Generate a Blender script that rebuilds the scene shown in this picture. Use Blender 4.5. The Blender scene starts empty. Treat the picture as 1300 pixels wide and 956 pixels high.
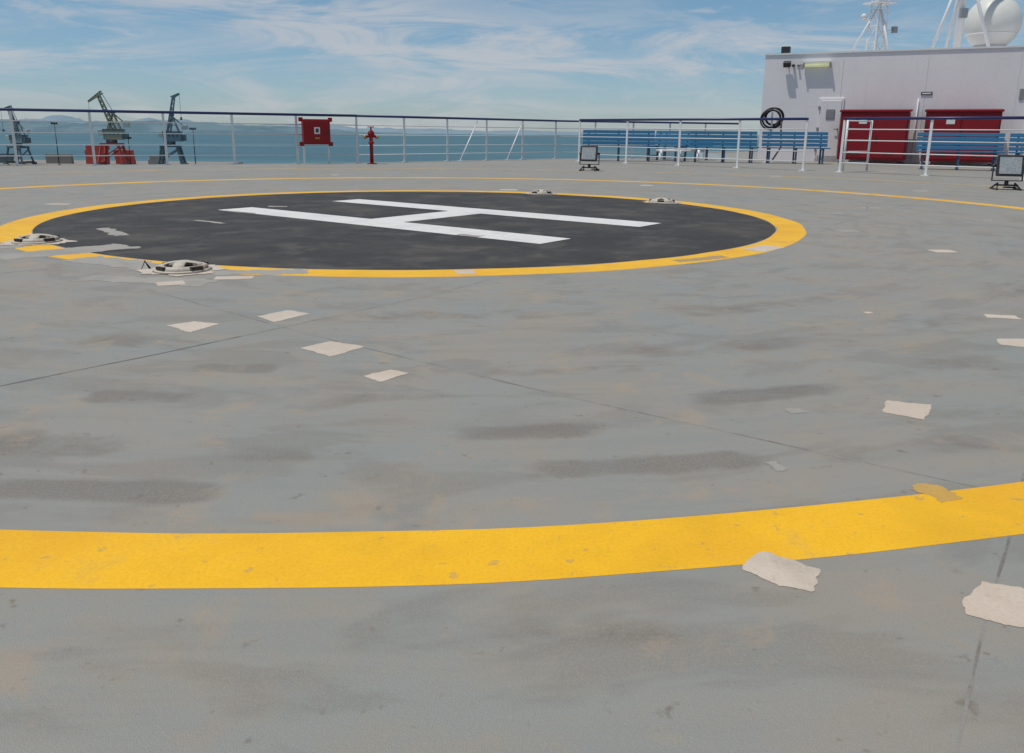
import bpy, bmesh, math, random
import numpy as np
from mathutils import Vector, Matrix, noise
R=random.Random(7)
sc=bpy.context.scene
PI=math.pi

# ---------------------------------------------------------------- materials
def newmat(name):
    m=bpy.data.materials.new(name); m.use_nodes=True
    nt=m.node_tree; nt.nodes.clear()
    out=nt.nodes.new('ShaderNodeOutputMaterial'); b=nt.nodes.new('ShaderNodeBsdfPrincipled')
    nt.links.new(b.outputs[0],out.inputs[0]); return m,nt,b
def N(nt,t,**k):
    n=nt.nodes.new(t)
    for a,v in k.items(): setattr(n,a,v)
    return n
def setin(nt,n,i,v):
    if isinstance(v,bpy.types.NodeSocket): nt.links.new(v,n.inputs[i])
    else: n.inputs[i].default_value=v
def mathn(nt,op,a,b=0.0,clamp=False):
    n=N(nt,'ShaderNodeMath',operation=op,use_clamp=clamp); setin(nt,n,0,a); setin(nt,n,1,b); return n.outputs[0]
def mix(nt,f,a,b,bt='MIX'):
    n=N(nt,'ShaderNodeMix',data_type='RGBA',blend_type=bt); setin(nt,n,0,f)
    for i,v in ((6,a),(7,b)):
        if isinstance(v,bpy.types.NodeSocket): nt.links.new(v,n.inputs[i])
        else: n.inputs[i].default_value=(v[0],v[1],v[2],1)
    return n.outputs[2]
def mr(nt,v,a,b,c=0.,d=1.,smooth=True):
    n=N(nt,'ShaderNodeMapRange'); n.interpolation_type='SMOOTHSTEP' if smooth else 'LINEAR'
    nt.links.new(v,n.inputs[0])
    for i,x in zip((1,2,3,4),(a,b,c,d)): setin(nt,n,i,x)
    return n.outputs[0]
def noisen(nt,vec,scale,detail=4,rough=.55,dist=0.):
    n=N(nt,'ShaderNodeTexNoise'); nt.links.new(vec,n.inputs['Vector'])
    n.inputs['Scale'].default_value=scale; n.inputs['Detail'].default_value=detail
    n.inputs['Roughness'].default_value=rough; n.inputs['Distortion'].default_value=dist
    return n.outputs['Fac']
def mapping(nt,vec,loc=(0,0,0),rot=(0,0,0),scale=(1,1,1),vt='POINT'):
    n=N(nt,'ShaderNodeMapping',vector_type=vt); nt.links.new(vec,n.inputs[0])
    n.inputs['Location'].default_value=loc; n.inputs['Rotation'].default_value=rot; n.inputs['Scale'].default_value=scale
    return n.outputs[0]
def bump(nt,b,h,strength=.2,dist=.01):
    n=N(nt,'ShaderNodeBump'); n.inputs['Strength'].default_value=strength; n.inputs['Distance'].default_value=dist
    nt.links.new(h,n.inputs['Height']); nt.links.new(n.outputs[0],b.inputs['Normal'])
def paint(name,col,rough=.45,dirt=.25,dirtcol=(.25,.17,.1),metal=0.,sc_=3.,spec=.5):
    m,nt,b=newmat(name); tc=N(nt,'ShaderNodeTexCoord').outputs['Object']
    n1=noisen(nt,tc,sc_,4,.65); n2=noisen(nt,tc,sc_*9,2,.6)
    f=mr(nt,n1,.5,.8,0,dirt); c=mix(nt,f,col,dirtcol)
    c=mix(nt,mr(nt,n2,.3,.7,0,.18),c,tuple(x*.7 for x in col))
    nt.links.new(c,b.inputs['Base Color']); b.inputs['Roughness'].default_value=rough
    b.inputs['Metallic'].default_value=metal; b.inputs['Specular IOR Level'].default_value=spec
    return m

CX,CY=-.76,8.27
# worn roller strips in the deck paint (world centre, half length, half width, depth of tone)
STR=[(-.93,1.74,.27,.050,1),(.05,2.15,.20,.052,.7),(.36,1.93,.28,.055,.8),(.81,2.52,.24,.06,.75),(-.95,2.75,.13,.05,.7),
     (-1.15,2.42,.15,.055,.65),(-1.2,2.03,.2,.08,.6),(-.25,3.64,.36,.10,.45),(1.9,3.6,.36,.10,.45),(.8,3.09,.36,.09,.45),(1.05,2.05,.25,.05,.4),
     (.0,1.2,.30,.05,.25),(-.62,1.21,.25,.04,.25),(1.2,3.9,.5,.10,.4),(-1.6,3.1,.4,.10,.4),(2.9,4.6,.6,.14,.4),(.2,2.75,.3,.05,.4),(1.6,2.9,.35,.07,.45),(-.3,2.45,.22,.05,.35),
     (.45,1.66,.30,.04,.25),(-.5,1.98,.2,.05,.4)]
def deck_mat():
    m,nt,b=newmat('deck_paint'); L=nt.links
    pos=N(nt,'ShaderNodeNewGeometry').outputs['Position']
    wear=N(nt,'ShaderNodeAttribute',attribute_name='wear').outputs['Fac']
    rel=mapping(nt,pos,loc=(-CX,-CY,0))
    sp=N(nt,'ShaderNodeSeparateXYZ'); L.new(rel,sp.inputs[0])
    ln=N(nt,'ShaderNodeVectorMath',operation='LENGTH'); L.new(rel,ln.inputs[0]); rad=ln.outputs['Value']
    th=mathn(nt,'ARCTAN2',sp.outputs[0],mathn(nt,'MULTIPLY',sp.outputs[1],-1))
    arc=mathn(nt,'MULTIPLY',th,6.5)
    cb=N(nt,'ShaderNodeCombineXYZ'); L.new(arc,cb.inputs[0]); L.new(rad,cb.inputs[1]); pol=cb.outputs[0]
    gn=noisen(nt,mapping(nt,pol,scale=(1.5,3.9,1)),1.,4,.64,.5)
    gn2=noisen(nt,mapping(nt,pol,scale=(1.2,11,1)),1.,3,.65,.4)
    big=noisen(nt,pos,.55,3,.6); mid=noisen(nt,pos,2.3,6,.68,.5); fine=noisen(nt,pos,130,3,.7); grit=noisen(nt,pos,520,1,.6)
    c=mix(nt,mr(nt,big,.35,.62),(.270,.284,.265),(.302,.290,.262))
    c=mix(nt,mr(nt,mid,.42,.62,0,.62),c,(.318,.276,.226))
    c=mix(nt,mr(nt,gn2,.45,.62,0,.28),c,(.235,.250,.238))
    gf=mathn(nt,'MULTIPLY',mr(nt,gn,.50,.61),mr(nt,fine,.3,.65,.12,.40))
    c=mix(nt,gf,c,(.180,.158,.132))
    wv=mathn(nt,'ADD',wear,mathn(nt,'MULTIPLY',mathn(nt,'SUBTRACT',gn,.5),1.1))
    wv=mathn(nt,'ADD',wv,mathn(nt,'MULTIPLY',mathn(nt,'SUBTRACT',mid,.5),1.6))
    sf=mathn(nt,'MULTIPLY',mr(nt,wv,.15,.75),mr(nt,fine,.3,.65,.30,.75))
    sf=mathn(nt,'MULTIPLY',sf,mr(nt,wear,0.,.3))
    c=mix(nt,sf,c,(.158,.140,.118))
    sn=noisen(nt,mapping(nt,pos,loc=(9,2,0)),3.1,5,.72,.5); c=mix(nt,mr(nt,sn,.54,.68,0,.55),c,(.38,.300,.215))
    sn2=noisen(nt,mapping(nt,pos,loc=(5,3,0)),16,3,.7); c=mix(nt,mr(nt,sn2,.62,.74,0,.55),c,(.14,.105,.075))
    c=mix(nt,mr(nt,grit,.3,.7,0,.32),c,(.14,.132,.118))
    c=mix(nt,mr(nt,fine,.55,.8,0,.3),c,(.40,.38,.35))
    L.new(c,b.inputs['Base Color'])
    L.new(mr(nt,mid,.3,.7,.50,.70),b.inputs['Roughness'])
    b.inputs['Specular IOR Level'].default_value=.30
    bump(nt,b,mathn(nt,'ADD',mathn(nt,'MULTIPLY',grit,.6),fine),.45,.003); return m

def marking(name,col,wearcol,wear=(.60,.70),wf=.6,spots=(.68,.74),tint=None,rough=.5,tf=.7,ts=1.1):
    m,nt,b=newmat(name); L=nt.links
    pos=N(nt,'ShaderNodeNewGeometry').outputs['Position']
    n1=noisen(nt,pos,2.3,6,.7,.3); n2=noisen(nt,pos,22,3,.6); n3=noisen(nt,pos,120,3,.75)
    c=mix(nt,mr(nt,n1,.3,.6),tuple(x*.86 for x in col),col)
    if tint: c=mix(nt,mr(nt,noisen(nt,mapping(nt,pos,loc=(4,4,0)),ts,4,.65),.45,.68,0,tf),c,tint)
    c=mix(nt,mr(nt,n1,wear[0],wear[1],0,wf),c,wearcol)
    c=mix(nt,mr(nt,n2,spots[0],spots[1],0,.6),c,wearcol)
    c=mix(nt,mr(nt,n3,.3,.6,.22,0),c,tuple(x*.5 for x in col))
    L.new(c,b.inputs['Base Color']); b.inputs['Roughness'].default_value=rough; b.inputs['Specular IOR Level'].default_value=.3
    bump(nt,b,n3,.35,.003); return m

M={}
M['deck']=deck_mat()
M['yellow']=marking('yellow_paint',(.88,.48,.010),(.48,.31,.10),(.54,.74),.55,(.63,.70),tint=(.76,.37,.012),tf=.75)
M['yellow_old']=marking('yellow_paint_worn',(.62,.37,.05),(.30,.28,.24),(.44,.56),.8,(.55,.65))
M['yellow_brown']=marking('yellow_paint_scuffed',(.60,.36,.08),(.36,.26,.14),(.42,.6),.8,(.55,.65))
M['white_mark']=marking('white_marking_paint',(.74,.72,.69),(.40,.37,.33),(.56,.72),.5)
M['black_mark']=marking('black_marking_paint',(.040,.037,.034),(.115,.100,.085),(.48,.66),.6,(.60,.74),tint=(.076,.065,.053),rough=.65)
M['patch']=marking('patch_primer',(.62,.53,.44),(.42,.35,.28),(.50,.68),.7,(.62,.70),tint=(.53,.43,.34))
M['patch_g']=marking('patch_primer_faint',(.38,.352,.305),(.290,.272,.24),(.46,.6),.8)
M['seam']=marking('seam_sealant',(.13,.11,.09),(.25,.235,.21),(.50,.62),.9,(.55,.65))
M['seam_f']=marking('seam_painted_over',(.20,.18,.155),(.27,.26,.235),(.44,.56),.9,(.5,.6))
M['white']=paint('white_enamel',(.74,.75,.75),.4,.18,(.40,.26,.15))
M['blue_rail']=paint('navy_rail_paint',(.018,.028,.12),.4,.15)
M['bench_blue']=paint('bench_blue_paint',(.028,.16,.30),.45,.15,(.3,.3,.3))
M['bench_leg']=paint('bench_leg_paint',(.04,.09,.16),.5,.2)
M['red']=paint('red_paint',(.28,.010,.014),.5,.12,(.2,.03,.02),spec=.3)
M['red2']=paint('cabinet_red_paint',(.24,.008,.016),.5,.15,(.12,.02,.02),sc_=1.,spec=.3)
M['dark']=paint('dark_steel',(.03,.032,.035),.5,.3)
M['grey']=paint('grey_steel',(.25,.26,.27),.45,.3)
M['rubber']=paint('black_rubber',(.012,.012,.013),.6,.05)
M['crane_g']=paint('crane_olive_grey',(.34,.32,.21),.6,.3,sc_=.3)
M['crane_b']=paint('crane_blue_grey',(.20,.26,.28),.6,.3,sc_=.3)
M['crane_w']=paint('crane_pale',(.50,.50,.46),.6,.3,sc_=.3)
M['crane_d']=paint('crane_dark',(.09,.13,.15),.6,.3,sc_=.3)
M['crane_r']=paint('crane_red',(.46,.06,.045),.6,.3,sc_=.3)
M['concrete']=paint('quay_concrete',(.24,.22,.20),.8,.4,sc_=.05)
M['radome']=paint('radome_white',(.66,.66,.62),.45,.1)
M['rust']=paint('rusty_cream_paint',(.50,.45,.38),.65,1.,(.12,.06,.03),sc_=11.)
M['cavity_shade']=paint('painted_cavity_shade',(.03,.022,.016),.8,.3)  # near-black colour painting the shade inside the tie-down openings
M['brass']=paint('brass_valve',(.35,.25,.08),.4,.3,metal=.6)
def wallmat():
    m,nt,b=newmat('superstructure_white_paint'); tc=N(nt,'ShaderNodeTexCoord').outputs['Object']
    n1=noisen(nt,tc,.5,4,.6); st=noisen(nt,mapping(nt,tc,scale=(5,5,.35)),1.2,5,.65); f=noisen(nt,tc,14,3,.6)
    c=mix(nt,mr(nt,n1,.3,.7),(.80,.765,.775),(.74,.71,.72))
    c=mix(nt,mr(nt,st,.56,.78,0,.4),c,(.48,.41,.36)); c=mix(nt,mr(nt,f,.4,.7,0,.08),c,(.4,.38,.4))
    nt.links.new(c,b.inputs['Base Color']); b.inputs['Roughness'].default_value=.55
    bump(nt,b,n1,.15,.05); return m
M['wall']=wallmat()
def simple(name,a,b_,rough,scale=30,em=0.):
    m,nt,b=newmat(name); tc=N(nt,'ShaderNodeTexCoord').outputs['Object']
    c=mix(nt,mr(nt,noisen(nt,tc,scale,3),.3,.7),a,b_); nt.links.new(c,b.inputs['Base Color']); b.inputs['Roughness'].default_value=rough
    if em: nt.links.new(c,b.inputs['Emission Color']); b.inputs['Emission Strength'].default_value=em
    return m
M['glass']=simple('floodlight_glass',(.42,.45,.46),(.30,.33,.34),.12)
M['tube']=simple('fluorescent_diffuser',(.75,.78,.45),(.65,.68,.40),.3,6,.35)

# ---------------------------------------------------------------- mesh builder
class Bd:
    def __init__(s): s.bm=bmesh.new(); s.mats=[]; s.dz=0.
    def mi(s,m):
        if m not in s.mats: s.mats.append(m)
        return s.mats.index(m)
    def _fin(s,verts,m,mat=None,smooth=False):
        fs=set(f for v in verts for f in v.link_faces)
        i=s.mi(m)
        for f in fs: f.material_index=i; f.smooth=smooth
    def box(s,c,d,m,rot=None,bev=0.):
        r=bmesh.ops.create_cube(s.bm,size=1.); vs=r['verts']
        mt=Matrix.Translation(c)@(rot if rot else Matrix.Identity(4))@Matrix.Diagonal((d[0],d[1],d[2],1))
        bmesh.ops.transform(s.bm,matrix=mt,verts=vs); s._fin(vs,m)
        if bev>0:
            es=list(set(e for v in vs for e in v.link_edges)); i=s.mi(m)
            rr=bmesh.ops.bevel(s.bm,geom=es,offset=bev,segments=2,affect='EDGES',profile=.5)
            for f in rr['faces']: f.material_index=i
    def beam(s,a,b,w,m,h=None,bev=0.):
        a=Vector(a);b=Vector(b);d=b-a;q=d.to_track_quat('Z','Y').to_matrix().to_4x4()
        s.box((a+b)/2,(w,h or w,d.length),m,q,bev)
    def cyl(s,a,b,r,m,r2=None,seg=10,smooth=True):
        a=Vector(a);b=Vector(b);d=b-a
        mt=Matrix.Translation((a+b)/2)@d.to_track_quat('Z','Y').to_matrix().to_4x4()
        x=bmesh.ops.create_cone(s.bm,cap_ends=True,segments=seg,radius1=r,radius2=r if r2 is None else r2,depth=d.length,matrix=mt)
        s._fin(x['verts'],m,smooth=False)
        for f in set(f for v in x['verts'] for f in v.link_faces):
            if len(f.verts)==4: f.smooth=smooth
    def torus(s,c,R1,r,m,rot=None,n=28,k=8,a0=0,a1=2*PI,zs=1.):
        rot=rot or Matrix.Identity(4); full=abs(a1-a0-2*PI)<1e-4; cnt=n if full else n+1; rows=[]
        for i in range(cnt):
            a=a0+(a1-a0)*i/n; row=[]
            for j in range(k):
                p=2*PI*j/k; q=Vector(((R1+r*math.cos(p))*math.cos(a),(R1+r*math.cos(p))*math.sin(a),r*math.sin(p)*zs))
                row.append(s.bm.verts.new(Vector(c)+(rot@q)))
            rows.append(row)
        i_=s.mi(m)
        for i in range(cnt if full else cnt-1):
            for j in range(k):
                f=s.bm.faces.new((rows[i][j],rows[(i+1)%cnt][j],rows[(i+1)%cnt][(j+1)%k],rows[i][(j+1)%k])); f.material_index=i_; f.smooth=True
    def sphere(s,c,r,m,zs=1.,seg=32):
        x=bmesh.ops.create_uvsphere(s.bm,u_segments=seg,v_segments=seg//2,radius=r,matrix=Matrix.Translation(c)@Matrix.Diagonal((1,1,zs,1)))
        s._fin(x['verts'],m,smooth=True)
    def poly(s,pts,z,m):
        vs=[s.bm.verts.new((p[0],p[1],z+s.dz)) for p in pts]; f=s.bm.faces.new(vs); f.material_index=s.mi(m)
        f.normal_update()
        if f.normal.z<0: f.normal_flip()
    def lattice(s,a,b,w,m,n=8,t=.3,side=Vector((0,1,0)),w2=None):
        a=Vector(a);b=Vector(b);d=(b-a).normalized(); u=d.cross(side).normalized(); v=u.cross(d).normalized(); w2=w2 or w
        C=lambda k,i:a.lerp(b,k/n)+(u*(1 if i in(0,1) else -1)+v*(1 if i in(0,3) else -1))*((w+(w2-w)*k/n)/2)
        for i in range(4): s.beam(C(0,i),C(n,i),t,m)
        for k in range(n):
            for i in range(4):
                j=(i+1)%4
                s.beam(C(k,i),C(k+1,j),t*.6,m)
                s.beam(C(k+1,i),C(k+1,j),t*.6,m)
    def done(s,name,loc=(0,0,0),rz=0.,parent=None,recalc=True):
        if recalc: bmesh.ops.recalc_face_normals(s.bm,faces=s.bm.faces[:])
        me=bpy.data.meshes.new(name); s.bm.to_mesh(me); s.bm.free()
        for k in s.mats: me.materials.append(M[k])
        o=bpy.data.objects.new(name,me); sc.collection.objects.link(o); o.location=loc; o.rotation_euler=(0,0,rz)
        if parent: o.parent=parent
        return o
def empty(name,loc=(0,0,0),rz=0.):
    o=bpy.data.objects.new(name,None); sc.collection.objects.link(o); o.location=loc; o.rotation_euler=(0,0,rz); return o

# ---------------------------------------------------------------- deck
B=Bd(); B.mi('deck'); B.mi('white')
OUT=[(-24,-12),(-24,11.8),(-17.6,15.05),(-4.12,21.80),(1.28,27.35),(7.9,29.9),(9,42),(40,42),(40,-12)]
gx0,gx1,gy0,gy1,st=-3.2,3.8,.6,5.4,.025
nx=round((gx1-gx0)/st); ny=round((gy1-gy0)/st)
G=[[B.bm.verts.new((gx0+i*st,gy0+j*st,0)) for i in range(nx+1)] for j in range(ny+1)]
for j in range(ny):
    for i in range(nx): B.bm.faces.new((G[j][i],G[j][i+1],G[j+1][i+1],G[j+1][i]))
top=[B.bm.verts.new((x,y,0)) for x,y in OUT]; bot=[B.bm.verts.new((x,y,-1.4)) for x,y in OUT]
V=lambda x,y:B.bm.verts.new((x,y,0))
c00,c10,c01,c11=V(gx0,gy0),V(gx1,gy0),V(gx0,gy1),V(gx1,gy1)
B.bm.faces.new((top[0],top[8],c10,c00)); B.bm.faces.new((top[8],top[7],c11,c10))
B.bm.faces.new((top[7],top[6],top[5],top[4],top[3],top[2],c01,c11)); B.bm.faces.new((top[2],top[1],top[0],c00,c01))
for i in range(len(OUT)):
    j=(i+1)%len(OUT); f=B.bm.faces.new((top[i],bot[i],bot[j],top[j])); f.material_index=1
deck=B.done('helideck_deck',recalc=False)
me=deck.data; nv=len(me.vertices); co_=np.zeros(nv*3); me.vertices.foreach_get('co',co_); co_=co_.reshape(-1,3)
rr=np.hypot(co_[:,0]-CX,co_[:,1]-CY); tt=np.arctan2(co_[:,0]-CX,-(co_[:,1]-CY))
wr=np.zeros(nv)
for (x,y,hl,hw,k) in STR:
    r0=math.hypot(x-CX,y-CY); t0=math.atan2(x-CX,-(y-CY))
    u=np.abs((tt-t0)*r0)/hl; v=np.abs(rr-r0)/hw
    q=np.clip((1.35-u)/.55,0,1)*np.clip((1.6-v)/1.0,0,1)*k
    wr=np.maximum(wr,q)
wr[co_[:,1]>5.39]=0
at=me.attributes.new('wear','FLOAT','POINT'); at.data.foreach_set('value',wr.astype(np.float32))

B=Bd() # ship hull below the deck
hb=[(-22,-12),(-22,11),(-16,14),(-4,20.5),(1.5,26),(9,28.5),(9,41),(39,41),(39,-12)]
a=[B.bm.verts.new((x,y,-1.4)) for x,y in hb]; b_=[B.bm.verts.new((x,y,-20.5)) for x,y in hb]; B.mi('white')
for i in range(len(hb)):
    j=(i+1)%len(hb); B.bm.faces.new((a[i],b_[i],b_[j],a[j]))
B.done('ship_hull')

Z1,Z2,Z3=.0005,.0008,.0022   # paint film thickness
def ring(name,cx,cy,r0,r1,z,m,n=420,wob=.006,a0=0,a1=2*PI):
    B=Bd(); i_=B.mi(m); K=3; rows=[]
    for i in range(n):
        a=a0+(a1-a0)*i/n; o=wob*noise.noise(Vector((math.cos(a)*r1*2,math.sin(a)*r1*2,r1)))
        o2=wob*noise.noise(Vector((math.cos(a)*r1*2,math.sin(a)*r1*2,r1+9)))
        rows.append([B.bm.verts.new((cx+(r0+o+(r1-r0+o2-o)*k/K)*math.cos(a),cy+(r0+o+(r1-r0+o2-o)*k/K)*math.sin(a),z)) for k in range(K+1)])
    for i in range(n):
        for k in range(K):
            f=B.bm.faces.new((rows[i][k],rows[i][k+1],rows[(i+1)%n][k+1],rows[(i+1)%n][k])); f.material_index=i_
    return B.done(name)
ring('yellow_touchdown_circle_marking',CX,CY,6.73,6.945,Z1,'yellow',n=900,wob=.010)
ring('yellow_pad_circle_marking',-.905,8.21,3.35,3.60,Z1,'yellow',wob=.02)
ring('yellow_boundary_line_marking',CX,CY,10.55,10.72,Z1,'yellow_old',wob=.03)
B=Bd(); B.poly([(-.905+3.340*math.cos(2*PI*i/200),8.21+3.340*math.sin(2*PI*i/200)) for i in range(200)],Z1*.8,'black_mark'); B.done('black_landing_pad_marking')
U=Vector((.80,-.60)); Nn=Vector((.60,.80)); O=Vector((-3.04,8.56)); w=.42; Ln=4.05; pit=1.53
def hp(u,n): p=O+U*u+Nn*n; return (p.x,p.y)
B=Bd()
c0,c1=Ln/2-w/2,Ln/2+w/2
B.poly([hp(0,0),hp(Ln,0),hp(Ln,w),hp(c1,w),hp(c1,pit),hp(Ln,pit),hp(Ln,pit+w),hp(0,pit+w),hp(0,pit),hp(c0,pit),hp(c0,w),hp(0,w)],Z2,'white_mark')
B.done('helipad_h_marking')

def rough_poly(pts,amp=.012,step=.05,fr=23):
    out=[]
    for i in range(len(pts)):
        a=Vector(pts[i]); b=Vector(pts[(i+1)%len(pts)]); n=max(2,int((b-a).length/step))
        for k in range(n):
            p=a.lerp(b,k/n); q=Vector((p.x*fr,p.y*fr,.3)); q2=Vector((p.x*fr,p.y*fr,5.3)); q3=q*4
            out.append((p.x+amp*noise.noise(q)+amp*.5*noise.noise(q3),p.y+amp*noise.noise(q2)+amp*.5*noise.noise(q3+Vector((3,3,3)))))
    return out
PT=[[(-1.45,3.38),(-1.37,3.46),(-1.24,3.42),(-1.31,3.26)],[(-1.13,3.57),(-1.03,3.71),(-.91,3.64),(-1.02,3.46)],
[(-.80,3.03),(-.71,3.14),(-.56,3.06),(-.66,2.91)],[(-.50,2.67),(-.42,2.75),(-.35,2.71),(-.43,2.60)],
[(1.15,2.43),(1.17,2.46),(1.29,2.42),(1.27,2.38),(1.20,2.28),(1.11,2.35)],[(.44,1.42),(.47,1.46),(.50,1.49),(.59,1.42),(.55,1.34),(.49,1.36)],
[(.80,1.31),(.88,1.38),(.94,1.36),(.95,1.29),(.86,1.23),(.79,1.27)],[(1.98,3.29),(2.17,3.30),(2.06,3.13),(1.94,3.19)]]
def quad(cx,cy,w,h,a):
    ca,sa=math.cos(a),math.sin(a); return [(cx+x*ca-y*sa,cy+x*sa+y*ca) for x,y in((-w,-h),(w,-h),(w,h),(-w,h))]
B=Bd()
def P(p,m): B.poly(p,Z2,m); B.dz+=.000012
# faint primer smears first (lowest film), bright patches over them
for p in [quad(-3.0,5.5,.42,.17,.8),quad(-2.35,5.0,.45,.12,-.5),quad(-2.0,4.45,.35,.1,-.2),quad(-1.5,4.75,.3,.08,.1),
          quad(-3.6,5.6,.3,.1,.9),quad(2.9,7.2,.10,.07,.3),quad(4.6,8.3,.16,.06,-.3),quad(4.1,9.6,.15,.08,.3)]:
    P(rough_poly(p,.06,.012,8),'patch_g')
for p in [quad(.66,1.92,.014,.028,.3),quad(.85,2.35,.025,.02,.1)]: P(rough_poly(p,.012,.006,30),'patch_g')
P(rough_poly(quad(.985,1.775,.030,.045,.35),.02,.006,26),'yellow_brown')
P(rough_poly(quad(1.25,5.45,.22,.05,.55),.02,.02,12),'yellow_brown')
for p in PT: P(rough_poly(p,.006,.004,40),'patch')
for p in [quad(2.25,3.72,.07,.04,-.2),quad(1.66,3.78,.018,.02,.3),quad(-1.83,4.36,.07,.06,.5),quad(-1.55,4.55,.10,.05,.2),
          quad(-.28,4.82,.055,.07,.2),quad(1.82,6.0,.09,.17,-.75),quad(3.1,5.95,.08,.07,0)]:
    P(rough_poly(p,.010,.012,14),'patch')
used=[]
for i in range(60):
    x=R.uniform(-9,10); y=R.uniform(8,20)
    d=math.hypot(x+.905,y-8.21)
    if d<3.9 or abs(x)>.62*y+1: continue
    if any(math.hypot(x-a,y-b)<1.3 for a,b in used): continue
    used.append((x,y))
    P(rough_poly(quad(x,y,R.uniform(.05,.2),R.uniform(.05,.12),R.uniform(-.2,.2)),.02,.03,9),R.choice(['patch','patch_g','patch_g']))
B.done('deck_primer_patches')
B=Bd()
for p in [quad(-2.75,8.35,.24,.03,-.6),quad(-.35,6.60,.10,.05,-.6),quad(-2.55,9.0,.10,.05,0),quad(-2.7,7.4,.2,.03,-.6),quad(-3.2,6.6,.3,.06,-.9)]:
    B.poly(rough_poly(p,.03,.02,12),Z3,'patch_g'); B.dz+=.00002
B.done('landing_pad_primer_patches')

def strip(B,pts,w,z,m):
    n=60; P=[Vector(p) for p in pts]; dense=[]
    for i in range(len(P)-1):
        for k in range(n): dense.append(P[i].lerp(P[i+1],k/n))
    dense.append(P[-1]); rows=[]
    for i,p in enumerate(dense):
        t=(dense[min(i+1,len(dense)-1)]-dense[max(i-1,0)]).normalized(); nn=Vector((-t.y,t.x)); ww=w*(1+.7*noise.noise(Vector((p.x*14,p.y*14,0))))
        o=.005*noise.noise(Vector((p.x*3,p.y*3,7)))
        rows.append([B.bm.verts.new((p.x+nn.x*(s*ww/2+o),p.y+nn.y*(s*ww/2+o),z)) for s in(-1,1)])
    i_=B.mi(m)
    for i in range(len(rows)-1):
        f=B.bm.faces.new((rows[i][0],rows[i][1],rows[i+1][1],rows[i+1][0])); f.material_index=i_
B=Bd()
strip(B,[(-2.6,1.35),(-1.63,2.52),(-1.30,2.92),(-1.08,3.21)],.010,.00035,'seam')
strip(B,[(-1.075,3.215),(-.87,3.49),(-.40,4.12),(-.12,4.58)],.009,.00037,'seam_f')
strip(B,[(-1.9,4.2),(-.81,3.24),(.13,2.50),(1.04,1.85),(2.2,1.0)],.008,.00022,'seam_f')
strip(B,[(1.30,1.95),(.71,1.10),(.5,.8)],.005,.0003,'seam_f')
strip(B,[(-5.2,2.2),(-2.90,4.62),(-2.64,4.89)],.012,.0003,'seam_f')
strip(B,[(2.9,7.6),(6.8,12.9),(8,14.6)],.012,.00025,'seam_f')
strip(B,[(-12,13.2),(-4,16.6),(1,21)],.012,.00025,'seam_f')
B.done('deck_weld_seams',recalc=True)

# tie-down fittings
def tiedown(x,y,rz):
    B=Bd()
    B.cyl((0,0,.0),(0,0,.010),.165,'rust',r2=.15,seg=36)
    B.torus((0,0,.012),.118,.026,'rust',zs=.8,n=40)
    B.cyl((0,0,.010),(0,0,.0145),.10,'cavity_shade',seg=28)
    rt=Matrix.Rotation(PI/2,4,'X')
    B.torus((0,0,.008),.098,.018,'rust',rot=rt,a0=0,a1=PI,n=14,zs=1.9)
    B.torus((0,0,.008),.098,.018,'rust',rot=Matrix.Rotation(PI/2,4,'Z')@rt,a0=0,a1=PI,n=14,zs=1.9)
    for v in B.bm.verts:
        if v.co.z>.032: v.co.z=.032+(v.co.z-.032)*.22
    B.cyl((0,0,.03),(0,0,.052),.026,'rust',seg=12)
    for k in range(4):
        a=k*PI/2+PI/4; B.box((.136*math.cos(a),.136*math.sin(a),.022),(.075,.022,.018),'cavity_shade',Matrix.Rotation(a+PI/2,4,'Z'))  # solid dark blocks in place of shaded rim openings
    B.done('deck_tie_down',(x,y,.0042),rz)
    A=Bd(); pts=[]
    for i in range(120):
        a=2*PI*i/120; r=.20+.05*noise.noise(Vector((math.cos(a)*2+x,math.sin(a)*2+y,0)))+.035*noise.noise(Vector((math.cos(a)*6+x,math.sin(a)*6,y)))
        pts.append((x+r*1.1*math.cos(a),y+r*math.sin(a)))
    A.poly(pts,.0030,'patch'); A.done('tie_down_sealant')
for x,y,r in((-3.44,5.97,.3),(-1.93,4.79,.15),(.37,11.34,.1),(1.79,10.08,.5)): tiedown(x,y,r)

# ---------------------------------------------------------------- railings
def railing(name,pts,sp=1.5,bars=(.21,.44,.70,.94),H=1.2):
    B=Bd(); posts=[]
    for i in range(len(pts)-1):
        a=Vector((*pts[i],0)); b=Vector((*pts[i+1],0)); n=max(1,round((b-a).length/sp))
        for k in range(n+(1 if i==len(pts)-2 else 0)): posts.append((a.lerp(b,k/n),(b-a).normalized()))
        B.cyl(a+Vector((0,0,H-.03)),b+Vector((0,0,H-.03)),.03,'blue_rail',seg=10)
        B.sphere(b+Vector((0,0,H-.03)),.031,'blue_rail',seg=10)
        for z in bars: B.cyl(a+Vector((0,0,z)),b+Vector((0,0,z)),.011,'white',seg=6)
    for p,d in posts:
        q=Matrix.Rotation(math.atan2(d.y,d.x)+R.uniform(-.05,.05),4,'Z')@Matrix.Rotation(R.uniform(-.006,.006),4,'Y')
        B.box(p+Vector((0,0,(H-.06)/2)),(.055,.018,H-.06),'white',q)
        B.box(p+Vector((0,0,.008)),(.16,.12,.016),'white',q)
    return B.done(name)
railing('deck_railing',[(-17.4,14.82),(-3.97,21.5),(1.32,27.0),(7.8,29.55)],1.49)
railing('deck_railing',[(1.9,24.75),(6.75,19.72)],1.75)
railing('deck_railing',[(7.35,19.05),(9.95,16.4),(14.5,11.8),(16,4)],1.75)
B=Bd()
for p in((7.5,19.25),(8.25,19.75)): B.cyl((p[0],p[1],0.02),(p[0],p[1],1.15),.025,'white')
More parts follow.
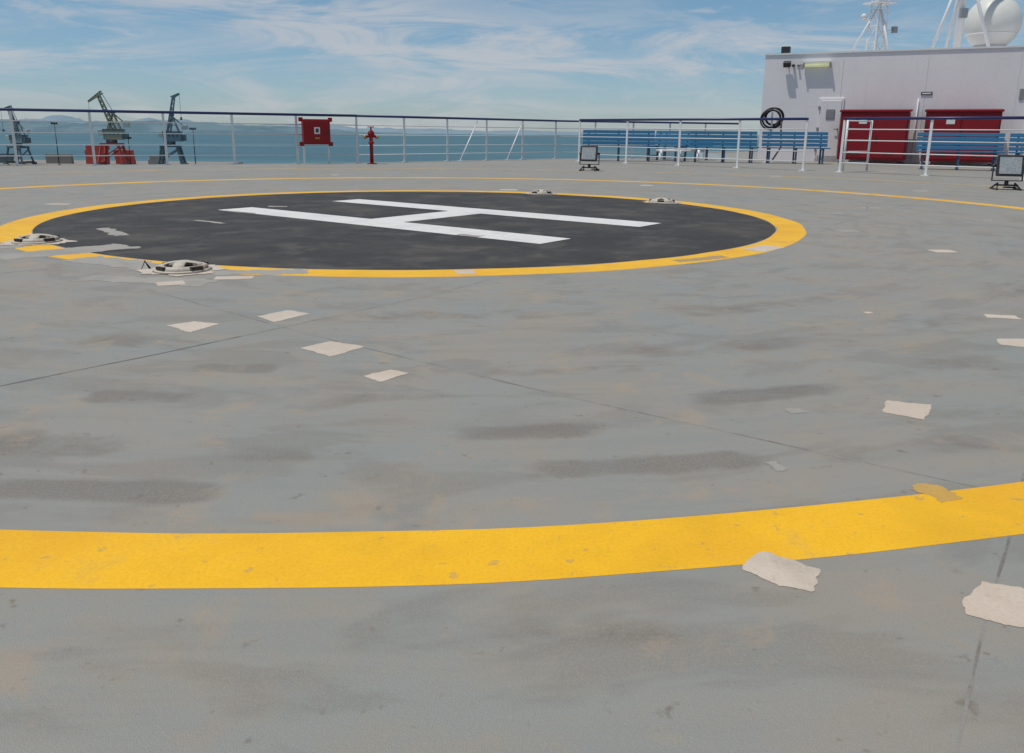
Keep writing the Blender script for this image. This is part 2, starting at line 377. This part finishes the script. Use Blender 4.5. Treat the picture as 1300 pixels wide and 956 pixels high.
for z in(.2,.45,.7,.95,1.13): B.cyl((7.5,19.25,z),(8.25,19.75,z),.014,'white',seg=6)
B.done('railing_gate')
B=Bd()
for x,y in((-1.05,24.5),(.25,25.85)):
    B.cyl((x,y,1.1),(x-.45,y-.9,.02),.018,'white',seg=8); B.box((x-.45,y-.9,.012),(.14,.14,.02),'white')
B.done('railing_brace')

# ---------------------------------------------------------------- benches
def bench(name,x,y,L,rz):
    B=Bd()
    for i in range(4): B.box((0,-.04-.115*i,.445),(L,.095,.03),'bench_blue',bev=.006)
    tilt=Matrix.Rotation(-.16,4,'X')
    for i in range(4): B.box((0,.055+.018*i*1.05,.53+.108*i),(L,.028,.088),'bench_blue',tilt,bev=.006)
    n=3 if L>1.8 else 2
    for k in range(n):
        X=-L/2+.18+(L-.36)*k/(n-1)
        B.beam((X,-.38,0),(X,-.36,.425),.045,'bench_leg'); B.beam((X,.02,0),(X,.045,.425),.045,'bench_leg')
        B.beam((X,-.42,.41),(X,.06,.41),.04,'bench_leg'); B.beam((X,.075,.42),(X,.145,.90),.04,'bench_leg',h=.03)
        B.beam((X,-.36,.14),(X,.03,.14),.03,'bench_leg')
        B.box((X,-.17,.006),(.07,.5,.012),'bench_leg')
    return B.done(name,(x,y,0),rz)
bench('park_bench',3.15,25.6,2.15,-.08)
bench('park_bench',4.85,26.3,1.6,-1.0)
bench('park_bench',6.2,25.2,1.95,-.12)
bench('park_bench',8.2,24.85,1.85,-.16)
bench('park_bench',11.15,21.3,1.95,-.42)
bench('park_bench',13.0,20.4,1.95,-.42)
bench('park_bench',5.6,27.6,1.7,-.3)

# ---------------------------------------------------------------- superstructure building
W0=Vector((8.05,28.0,0)); W1=Vector((22.75,20.3,0)); dW=(W1-W0).normalized(); ang=math.atan2(dW.y,dW.x)
HB=3.28
bld=empty('ship_superstructure',W0,ang)
LW=(W1-W0).length
B=Bd(); B.box((LW/2,5,HB/2),(LW,10,HB),'wall'); B.done('walls',parent=bld)
B=Bd(); B.box((LW/2,.03,HB+.02),(LW+.06,.12,.05),'white'); B.box((.03,5.1,HB+.02),(.12,9.8,.05),'white')
for k in range(1,7): B.box((LW*k/7,-.004,HB/2),(.012,.012,HB-.04),'wall')
B.done('roof_coaming',parent=bld)
B=Bd(); dx=2.15
B.box((dx,-.02,1.02),(.74,.04,1.86),'wall',bev=.02); B.box((dx,-.045,1.02),(.62,.03,1.72),'wall',bev=.02)
B.box((dx,-.065,1.45),(.26,.02,.3),'grey',bev=.02); B.cyl((dx+.25,-.06,1.0),(dx+.25,-.12,1.0),.02,'dark'); B.box((dx+.2,-.12,1.0),(.12,.02,.02),'dark')
for z in(.35,1.0,1.65): B.box((dx-.35,-.06,z),(.06,.04,.1),'grey')
B.done('door',parent=bld)
B=Bd(); lx=1.62
B.box((lx,-.10,3.02),(.80,.16,.04),'white'); B.cyl((lx-.36,-.11,2.94),(lx+.36,-.11,2.94),.06,'tube',seg=12)
for x in(-.39,.39): B.box((lx+x,-.11,2.94),(.04,.14,.13),'grey')
B.done('fluorescent_lamp',parent=bld)
B=Bd()
B.box((.72,-.16,2.98),(.22,.14,.16),'dark',Matrix.Rotation(.5,4,'X'),.01); B.beam((.72,-.0,3.03),(.72,-.12,3.01),.03,'dark'); B.cyl((.9,0,2.95),(.9,-.16,2.93),.04,'dark'); B.cyl((1.05,0,2.95),(1.05,-.1,2.93),.03,'grey')
B.cyl((1.0,-.02,2.95),(1.2,-.02,2.95),.012,'dark',seg=6)
B.box((.6,.1,HB+.15),(.26,.2,.2),'dark',bev=.01)
B.done('wall_floodlight',parent=bld)
B=Bd()
B.box((4.8,-.012,2.05),(.30,.02,.09),'dark'); B.box((4.8,-.024,2.05),(.24,.006,.04),'white')
B.box((7.6,-.012,1.95),(.22,.02,.22),'red'); B.box((7.6,-.024,1.95),(.1,.006,.1),'white')
B.box((7.25,-.012,2.0),(.12,.02,.3),'grey'); B.cyl((7.45,-.03,0.1),(7.45,-.03,1.6),.02,'white',seg=8)
B.box((.6,-.012,1.2),(.16,.02,.22),'grey')
B.cyl((4.6,-.03,.1),(4.6,-.03,1.9),.016,'wall',seg=8)
B.done('wall_signs',parent=bld)

def cabinet(name,x0,L,Hc=1.5,D=.75):
    B=Bd()
    B.box((0,0,.05+Hc/2),(L,D,Hc-.1),'red2',bev=.015)
    B.box((0,-.01,Hc+.045),(L+.08,D+.1,.06),'red2',Matrix.Rotation(.05,4,'X'),.012)
    for k in range(2):
        xx=-L/2+L*(k+.5)/2; s=1 if k==0 else -1
        B.box((xx,-D/2-.012,.08+Hc*.48),(L/2-.07,.026,Hc*.84),'red2',bev=.008)
        B.box((xx+s*(L/4-.10),-D/2-.035,.75),(.03,.035,.16),'dark')
        for z in(.4,1.1): B.box((xx-s*(L/4-.05),-D/2-.03,z),(.03,.03,.09),'dark')
        for z in(.25,.30,.35): B.box((xx,-D/2-.027,z),(.3,.006,.02),'dark')
    B.box((-.3,-D/2-.028,1.22),(.22,.005,.13),'white')
    for xx in(-L/2+.1,L/2-.1): B.box((xx,0,.025),(.12,D-.1,.05),'dark')
    o=B.done(name)
    p=W0+dW*x0+Vector((dW.y,-dW.x,0))*.62; o.location=(p.x,p.y,0); o.rotation_euler=(0,0,ang); return o
cabinet('fire_equipment_cabinet',3.52,1.88)
cabinet('fire_equipment_cabinet',5.85,1.92)

B=Bd(); rt=Matrix.Rotation(PI/2,4,'X')
B.box((0,0,.55),(.07,.07,1.1),'white'); B.box((0,0,.01),(.3,.3,.02),'white'); B.box((0,0,1.28),(.05,.06,.36),'white')
for k,(r,yy) in enumerate(((.30,-.06),(.26,-.10),(.31,.02),(.22,-.03),(.28,.06))): B.torus((.025*k-.04,yy,1.25+.02*k),r*.95,.022,'rubber',rot=rt@Matrix.Rotation(.08*k,4,'X'),n=30,k=8)
B.cyl((0,.08,1.27),(0,-.14,1.27),.05,'grey'); B.cyl((.27,-.1,1.2),(.32,-.12,.45),.024,'rubber'); B.cyl((.32,-.12,.45),(.1,-.2,.06),.024,'rubber')
B.done('fire_hose_reel',(7.7,25.6,0),-.3)

# ---------------------------------------------------------------- masts and radome on the roof
B=Bd()
B.lattice((0,0,0),(0,0,6.2),.42,'white',n=12,t=.035,w2=.22)
for a in(.4,2.5,4.6): B.cyl((.85*math.cos(a),.85*math.sin(a),0),(0,0,1.7),.035,'white')
B.box((0,0,1.75),(.75,.75,.04),'white'); 
for x in(-.36,.36):
    for y in(-.36,.36): B.cyl((x,y,1.75),(x,y,2.25),.014,'white',seg=6)
for z in(2.0,2.25):
    for s in(-.36,.36): B.cyl((-.36,s,z),(.36,s,z),.012,'white',seg=6); B.cyl((s,-.36,z),(s,.36,z),.012,'white',seg=6)
B.cyl((.3,0,.9),(.62,0,.9),.02,'white'); B.box((.68,0,.95),(.16,.12,.2),'grey'); B.cyl((-.3,0,1.2),(-.55,0,1.2),.02,'white'); B.sphere((-.58,0,1.3),.1,'radome',seg=12)
B.cyl((0,0,6.2),(0,0,8),.03,'white')
B.done('antenna_lattice_mast',(11.95,29.0,HB),.3)
B=Bd()
B.cyl((0,0,0),(0,0,6.5),.12,'white',r2=.09,seg=16)
for a in(PI+.35,-.35,PI/2): B.cyl((1.0*math.cos(a),1.0*math.sin(a),0),(0,0,2.9),.05,'white')
B.cyl((-.7,0,2.2),(.7,0,2.2),.03,'white'); B.cyl((-.7,0,2.2),(-.7,0,2.9),.018,'white'); B.cyl((.7,0,2.2),(.7,0,2.7),.018,'white'); B.box((0,-.2,1.3),(.2,.16,.28),'grey')
B.done('tripod_mast',(14.13,28.0,HB),-.1)
B=Bd()
B.sphere((0,0,1.16),.84,'radome',zs=1.02,seg=48)
B.cyl((0,0,0),(0,0,.5),.42,'radome',r2=.5,seg=24); B.torus((0,0,.80),.76,.02,'white',n=48)
B.box((0,0,.03),(1.4,1.4,.06),'white')
B.done('satellite_radome',(15.72,29.0,HB))
B=Bd(); B.box((0,0,.45),(.7,.8,.9),'wall',bev=.03); B.box((0,0,.93),(.85,.95,.06),'white'); B.cyl((.1,0,.9),(.1,0,2.8),.05,'white'); B.box((-.1,-.42,.5),(.4,.03,.4),'grey')
B.done('roof_locker',(17.1,28.6,HB),ang)

# ---------------------------------------------------------------- deck floodlights
def flood(x,y,rz,tilt):
    B=Bd()
    T=Matrix.Translation((0,0,.37))@Matrix.Rotation(tilt,4,'X')
    def tb(c,d,m,bev=0.):
        c2=T@Vector(c); B.box(c2,d,m,Matrix.Rotation(tilt,4,'X'),bev)
    tb((0,.05,0),(.34,.10,.29),'dark',.012)
    tb((0,-.012,0),(.38,.03,.33),'dark',.008)
    tb((0,-.031,0),(.31,.01,.26),'glass')
    for k in range(6): tb((-.13+.052*k,.12,0),(.012,.06,.24),'dark')
    for s in(-1,1):
        B.beam((s*.215,.05,.37),(s*.215,.05,.14),.012,'dark',h=.04); B.cyl((s*.18,.05,.37),(s*.23,.05,.37),.022,'dark')
        B.beam((s*.12,.05,.10),(s*.17,-.12,.01),.02,'dark'); B.beam((s*.12,.05,.10),(s*.17,.22,.01),.02,'dark'); B.beam((s*.17,-.14,.012),(s*.17,.24,.012),.022,'dark')
    B.beam((-.22,.05,.14),(.22,.05,.14),.04,'dark',h=.014); B.cyl((0,.05,.14),(0,.05,.06),.03,'dark'); B.beam((-.17,.05,.07),(.17,.05,.07),.025,'dark')
    B.torus((.1,.2,.03),.09,.008,'rubber',n=18,k=6,zs=1.2)
    B.done('deck_floodlight',(x,y,0),rz)
flood(1.64,18.5,-.35,-.15)
flood(7.76,13.23,-.25,-.2)

B=Bd()
B.cyl((0,0,0),(0,0,.025),.12,'red',seg=20); B.cyl((0,0,.02),(0,0,.74),.045,'red',seg=16); B.cyl((0,0,.5),(0,0,.54),.075,'red',seg=16)
B.sphere((0,0,.74),.085,'red',seg=16); B.cyl((0,0,.74),(0,0,.90),.02,'dark'); B.torus((0,0,.9),.075,.012,'red',n=20,k=6)
for k in range(3): a=k*PI/3; B.cyl((.07*math.cos(a),.07*math.sin(a),.9),(-.07*math.cos(a),-.07*math.sin(a),.9),.008,'red',seg=6)
for s in(-1,1): B.cyl((0,0,.70),(s*.14,-.03,.66),.035,'red'); B.cyl((s*.13,-.03,.662),(s*.18,-.04,.65),.042,'brass')
B.cyl((0,0,.3),(0,-.1,.3),.03,'red'); B.cyl((0,-.1,.3),(0,-.13,.3),.04,'dark')
B.done('fire_hydrant',(-3.55,21.15,0),.2)

B=Bd()
B.box((0,0,.77),(.66,.2,.60),'red',bev=.015); B.box((0,-.105,.77),(.58,.02,.52),'red',bev=.008)
for sx in(-1,1):
    for z in(.48,1.06): B.box((sx*.36,.02,z),(.10,.05,.10),'red',bev=.006)
    B.box((sx*.3,.04,.235),(.04,.04,.47),'white')
B.box((.0,-.118,.80),(.14,.006,.16),'white'); B.box((.0,-.123,.80),(.07,.006,.09),'dark'); B.box((0,-.118,.62),(.12,.006,.04),'brass')
B.box((.27,-.125,.75),(.03,.03,.09),'dark')
B.done('fire_hose_box',(-4.85,20.88,0),.46)

B=Bd()
for s in(0,.55,1.1):
    B.cyl((s,0,0),(s,0,.25),.04,'white'); B.torus((s,-.08,.25),.08,.04,'white',rot=Matrix.Rotation(PI/2,4,'Y')@Matrix.Rotation(PI/2,4,'Z'),a0=0,a1=PI,n=10)
B.cyl((-.1,.1,.33),(1.3,.1,.33),.03,'white')
B.done('vent_pipes',(4.3,24.9,0))

# ---------------------------------------------------------------- harbour
def crane(name,x,y,rz,S=1.,body='crane_g',boom=((3,0,14),(-4,0,34)),head=(-9,0,31),legs='crane_r'):
    B=Bd()
    for sx in(-1,1):
        for sy in(-1,1):
            B.beam((sx*6,sy*5,0),(sx*4,sy*3.4,10),1.1,legs)
        B.beam((sx*6,-5,1.2),(sx*6,5,1.2),1.2,legs); B.beam((sx*5,-4.2,5.5),(sx*5,4.2,5.5),.7,legs)
        B.box((sx*6,5,.6),(2.6,1.6,1.2),'crane_d'); B.box((sx*6,-5,.6),(2.6,1.6,1.2),'crane_d')
    B.box((0,0,10.4),(9.6,8.2,1.2),legs)
    for sy in(-1,1): B.beam((-5.6,sy*4.8,2.5),(4.6,sy*3.9,9.4),.5,legs)
    B.cyl((0,0,11),(0,0,12.6),2.6,'crane_d',seg=20)
    B.box((1.5,0,15),(9,5.5,4.6),body,bev=.2); B.box((1.5,0,17.6),(9.4,5.9,.5),'crane_d')
    B.box((-4.2,-2.0,16.2),(2.4,2.2,2.8),'crane_w',bev=.15); B.box((6.8,0,14.6),(2.2,5,3.2),'crane_d')
    for k in range(4): B.box((-1.8+k*2,-2.78,15.6),(1.0,.1,1.2),'crane_d')
    for sy in(-1.6,1.6):
        B.beam((-1.5,sy,17),(2,sy*.5,26),.55,body); B.beam((5,sy,17),(2,sy*.5,26),.5,body)
        B.beam((-.2,sy*.8,21),(4,sy*.8,21),.35,body)
    B.box((2,0,26.2),(1.8,2.6,1.2),'crane_d')
    B.beam((2,0,25.5),(7.5,0,20.5),.6,body); B.box((7.8,0,20),(3,2.6,2.4),'crane_w',bev=.2)
    b0,b1=Vector(boom[0]),Vector(boom[1]); B.lattice(b0,b1,2.0,body,n=9,t=.42,w2=1.2)
    h=Vector(head); B.lattice(b1+(b1-h)*.35+Vector((0,0,.6)),h,1.3,body,n=7,t=.36,w2=.6)
    B.beam((2,0,26.5),b1+(b1-h)*.33,.28,body); B.beam((2,0,26),b0.lerp(b1,.55),.4,body)
    B.cyl(h,(h.x,h.y,h.z-12),.09,'crane_d',seg=6); B.box((h.x,h.y,h.z-12.6),(.9,.9,1.5),'crane_d')
    B.cyl(b1,(b0.x,b0.y,b0.z+6),.12,'crane_d',seg=6)
    o=B.done(name,(x,y,-18.2),rz); o.scale=(S,S,S); return o
crane('harbour_crane',-213,450,.15,1.05)
crane('harbour_crane',-182,450,.2,1.0,body='crane_b',boom=((-1,0,14),(3.5,0,35)),head=(6.5,0,37),legs='crane_d')
crane('harbour_crane',-266,455,-.2,.85,body='crane_b',boom=((2,0,14),(-3,0,34)),head=(-9,0,33),legs='crane_d')
B=Bd()
B.box((-330,480,-19.4),(330,70,2.4),'concrete',bev=.2)
for i in range(24):
    B.cyl((-490+i*14,444.4,-21),(-490+i*14,444.4,-18.0),.5,'dark',seg=8)
B.done('harbour_quay')
B=Bd()
for i,(x,wd,h,c) in enumerate(((-228,12,7.5,'crane_r'),(-214,10,5.0,'crane_r'),(-250,14,4,'concrete'),(-285,16,3,'crane_d'),(-197,9,2.4,'grey'))):
    for k in range(int(h//2.4)+1): B.box((x+R.uniform(-.6,.6),464+i,-18.2+1.25+k*2.55),(wd,2.6,2.5),c,bev=.06)
B.done('stacked_containers')
def pole(x,y,h):
    B=Bd(); B.cyl((0,0,0),(0,0,h),.28,'dark',r2=.16,seg=8); B.box((0,0,h),(3.4,.5,.4),'dark')
    for k in range(4): B.box((-1.4+k*.93,-.3,h+.5),(.6,.4,.7),'dark')
    B.cyl((0,0,0),(0,0,1),.6,'concrete',seg=8); B.done('quay_light_mast',(x,y,-18.2))
pole(-238,442,21); pole(-168,446,19); pole(-205,452,14)

m,nt,b=newmat('sea_water'); L=nt.links
pos=N(nt,'ShaderNodeNewGeometry').outputs['Position']
n1=noisen(nt,mapping(nt,pos,scale=(.0009,.004,1)),1,4,.6); n2=noisen(nt,mapping(nt,pos,scale=(.06,.12,1)),1,4,.6)
c=mix(nt,mr(nt,n1,.38,.62),(.034,.112,.145),(.058,.155,.185)); c=mix(nt,mr(nt,n2,.35,.7,0,.35),c,(.02,.07,.10))
L.new(c,b.inputs['Base Color']); b.inputs['Roughness'].default_value=.42; b.inputs['Specular IOR Level'].default_value=.25
bump(nt,b,n2,.5,1.2); M['sea']=m
B=Bd(); S=16000; B.poly([(-S,-2000),(S,-2000),(S,S),(-S,S)],-20,'sea'); B.done('sea')

def hillmat(name,c1,c2):
    m,nt,b=newmat(name); pos=N(nt,'ShaderNodeNewGeometry').outputs['Position']
    n=noisen(nt,mapping(nt,pos,scale=(.004,.004,.02)),1,5,.65); c=mix(nt,mr(nt,n,.4,.6),c1,c2); nt.links.new(c,b.inputs['Base Color'])
    b.inputs['Roughness'].default_value=1; b.inputs['Specular IOR Level'].default_value=0; return m
M['hill1']=hillmat('hazy_hills',(.11,.175,.215),(.15,.22,.255)); M['hill2']=hillmat('hazy_far_hills',(.19,.265,.32),(.22,.295,.35))  # bluish distance haze is put into these base colours
def hills(name,Y,depth,prof,m,seed,nx=260,ny=10):
    B=Bd(); rows=[]; i_=B.mi(m); X0,X1=prof[0][0],prof[-1][0]
    def hh(x):
        for (a,ha),(b2,hb) in zip(prof,prof[1:]):
            if a<=x<=b2: t=(x-a)/(b2-a); t=t*t*(3-2*t); return ha+(hb-ha)*t
        return 0
    for j in range(ny+1):
        r=[]
        for i in range(nx+1):
            x=X0+(X1-X0)*i/nx; t=j/ny; e=math.sin(PI*t)
            nz=.65+.5*noise.fractal(Vector((x*.0016+seed,j*.25,seed)),1.,2.,5)+.12*noise.noise(Vector((x*.012,j,seed)))
            r.append(B.bm.verts.new((x,Y+depth*t,-21+max(0,hh(x)*nz)*e)))
        rows.append(r)
    for j in range(ny):
        for i in range(nx):
            f=B.bm.faces.new((rows[j][i],rows[j][i+1],rows[j+1][i+1],rows[j+1][i])); f.material_index=i_; f.smooth=True
    B.done(name)
hills('hills',5200,900,[(-6500,80),(-3600,95),(-2600,100),(-1900,70),(-1300,50),(-900,28),(-500,0)],'hill1',1.3)
hills('hills',8500,1500,[(-9000,175),(-5200,175),(-3500,140),(-2200,105),(-900,70),(300,46),(1500,36),(2600,32),(4000,34)],'hill2',4.1)

# ---------------------------------------------------------------- camera
f,p,r=1050.,.247,.01
fw=Vector((0,math.cos(p),-math.sin(p))); rt0=Vector((1,0,0)); up0=rt0.cross(fw)
rt=rt0*math.cos(r)+up0*math.sin(r); up=up0*math.cos(r)-rt0*math.sin(r)
cam=bpy.data.cameras.new('camera'); co=bpy.data.objects.new('camera',cam); sc.collection.objects.link(co)
co.matrix_world=Matrix(((rt.x,up.x,-fw.x,0),(rt.y,up.y,-fw.y,0),(rt.z,up.z,-fw.z,.8),(0,0,0,1)))
cam.sensor_width=36; cam.lens=36*f/1300; cam.shift_y=-45/1300; cam.clip_start=.05; cam.clip_end=40000
sc.camera=co

# ---------------------------------------------------------------- light
sd=Vector((-.30,-.10,.95)).normalized(); el=math.asin(sd.z); az=math.atan2(sd.x,sd.y)
sun=bpy.data.lights.new('sun','SUN'); so=bpy.data.objects.new('sun',sun); sc.collection.objects.link(so)
so.rotation_euler=sd.to_track_quat('Z','Y').to_euler(); sun.energy=3.0; sun.angle=math.radians(.5); sun.color=(1,.95,.87)
w=bpy.data.worlds.new('World'); sc.world=w; w.use_nodes=True; nt=w.node_tree; nt.nodes.clear(); L=nt.links
out=N(nt,'ShaderNodeOutputWorld'); bg=N(nt,'ShaderNodeBackground'); L.new(bg.outputs[0],out.inputs[0])
sky=N(nt,'ShaderNodeTexSky'); sky.sky_type='NISHITA'; sky.sun_disc=False; sky.sun_elevation=el; sky.sun_rotation=az%(2*PI)
sky.air_density=1.0; sky.dust_density=.2; sky.ozone_density=3.0
tc=N(nt,'ShaderNodeTexCoord').outputs['Generated']
sz=N(nt,'ShaderNodeSeparateXYZ'); L.new(tc,sz.inputs[0])
hz=mr(nt,sz.outputs[2],0.,.2,0,1,False)
tint=mix(nt,hz,(.62,.75,.98),(.74,.90,.90))
skyc=mix(nt,1.0,sky.outputs[0],tint,'MULTIPLY')
cl=noisen(nt,mapping(nt,tc,loc=(.4,0,.2),scale=(2.4,2.4,13),rot=(0,.06,.0)),1.9,7,.66,1.0)
cl2=noisen(nt,mapping(nt,tc,loc=(3.3,1,0),scale=(1.2,1.2,8)),1.5,2,.5,.3)
cl3=noisen(nt,mapping(nt,tc,loc=(7.3,2,.5),scale=(5,5,20)),1.6,6,.6,.4)
mask=mathn(nt,'MULTIPLY',mr(nt,cl,.40,.64),mr(nt,cl2,.34,.56,.4,1),True)
mask=mathn(nt,'MAXIMUM',mathn(nt,'MULTIPLY',mask,.74),mathn(nt,'MULTIPLY',mr(nt,cl3,.52,.68),.5))
col=mix(nt,mask,skyc,(5.9,6.0,6.3))
L.new(col,bg.inputs[0]); bg.inputs[1].default_value=.09
sc.view_settings.view_transform='Standard'; sc.view_settings.look='None'; sc.view_settings.exposure=0; sc.view_settings.gamma=1
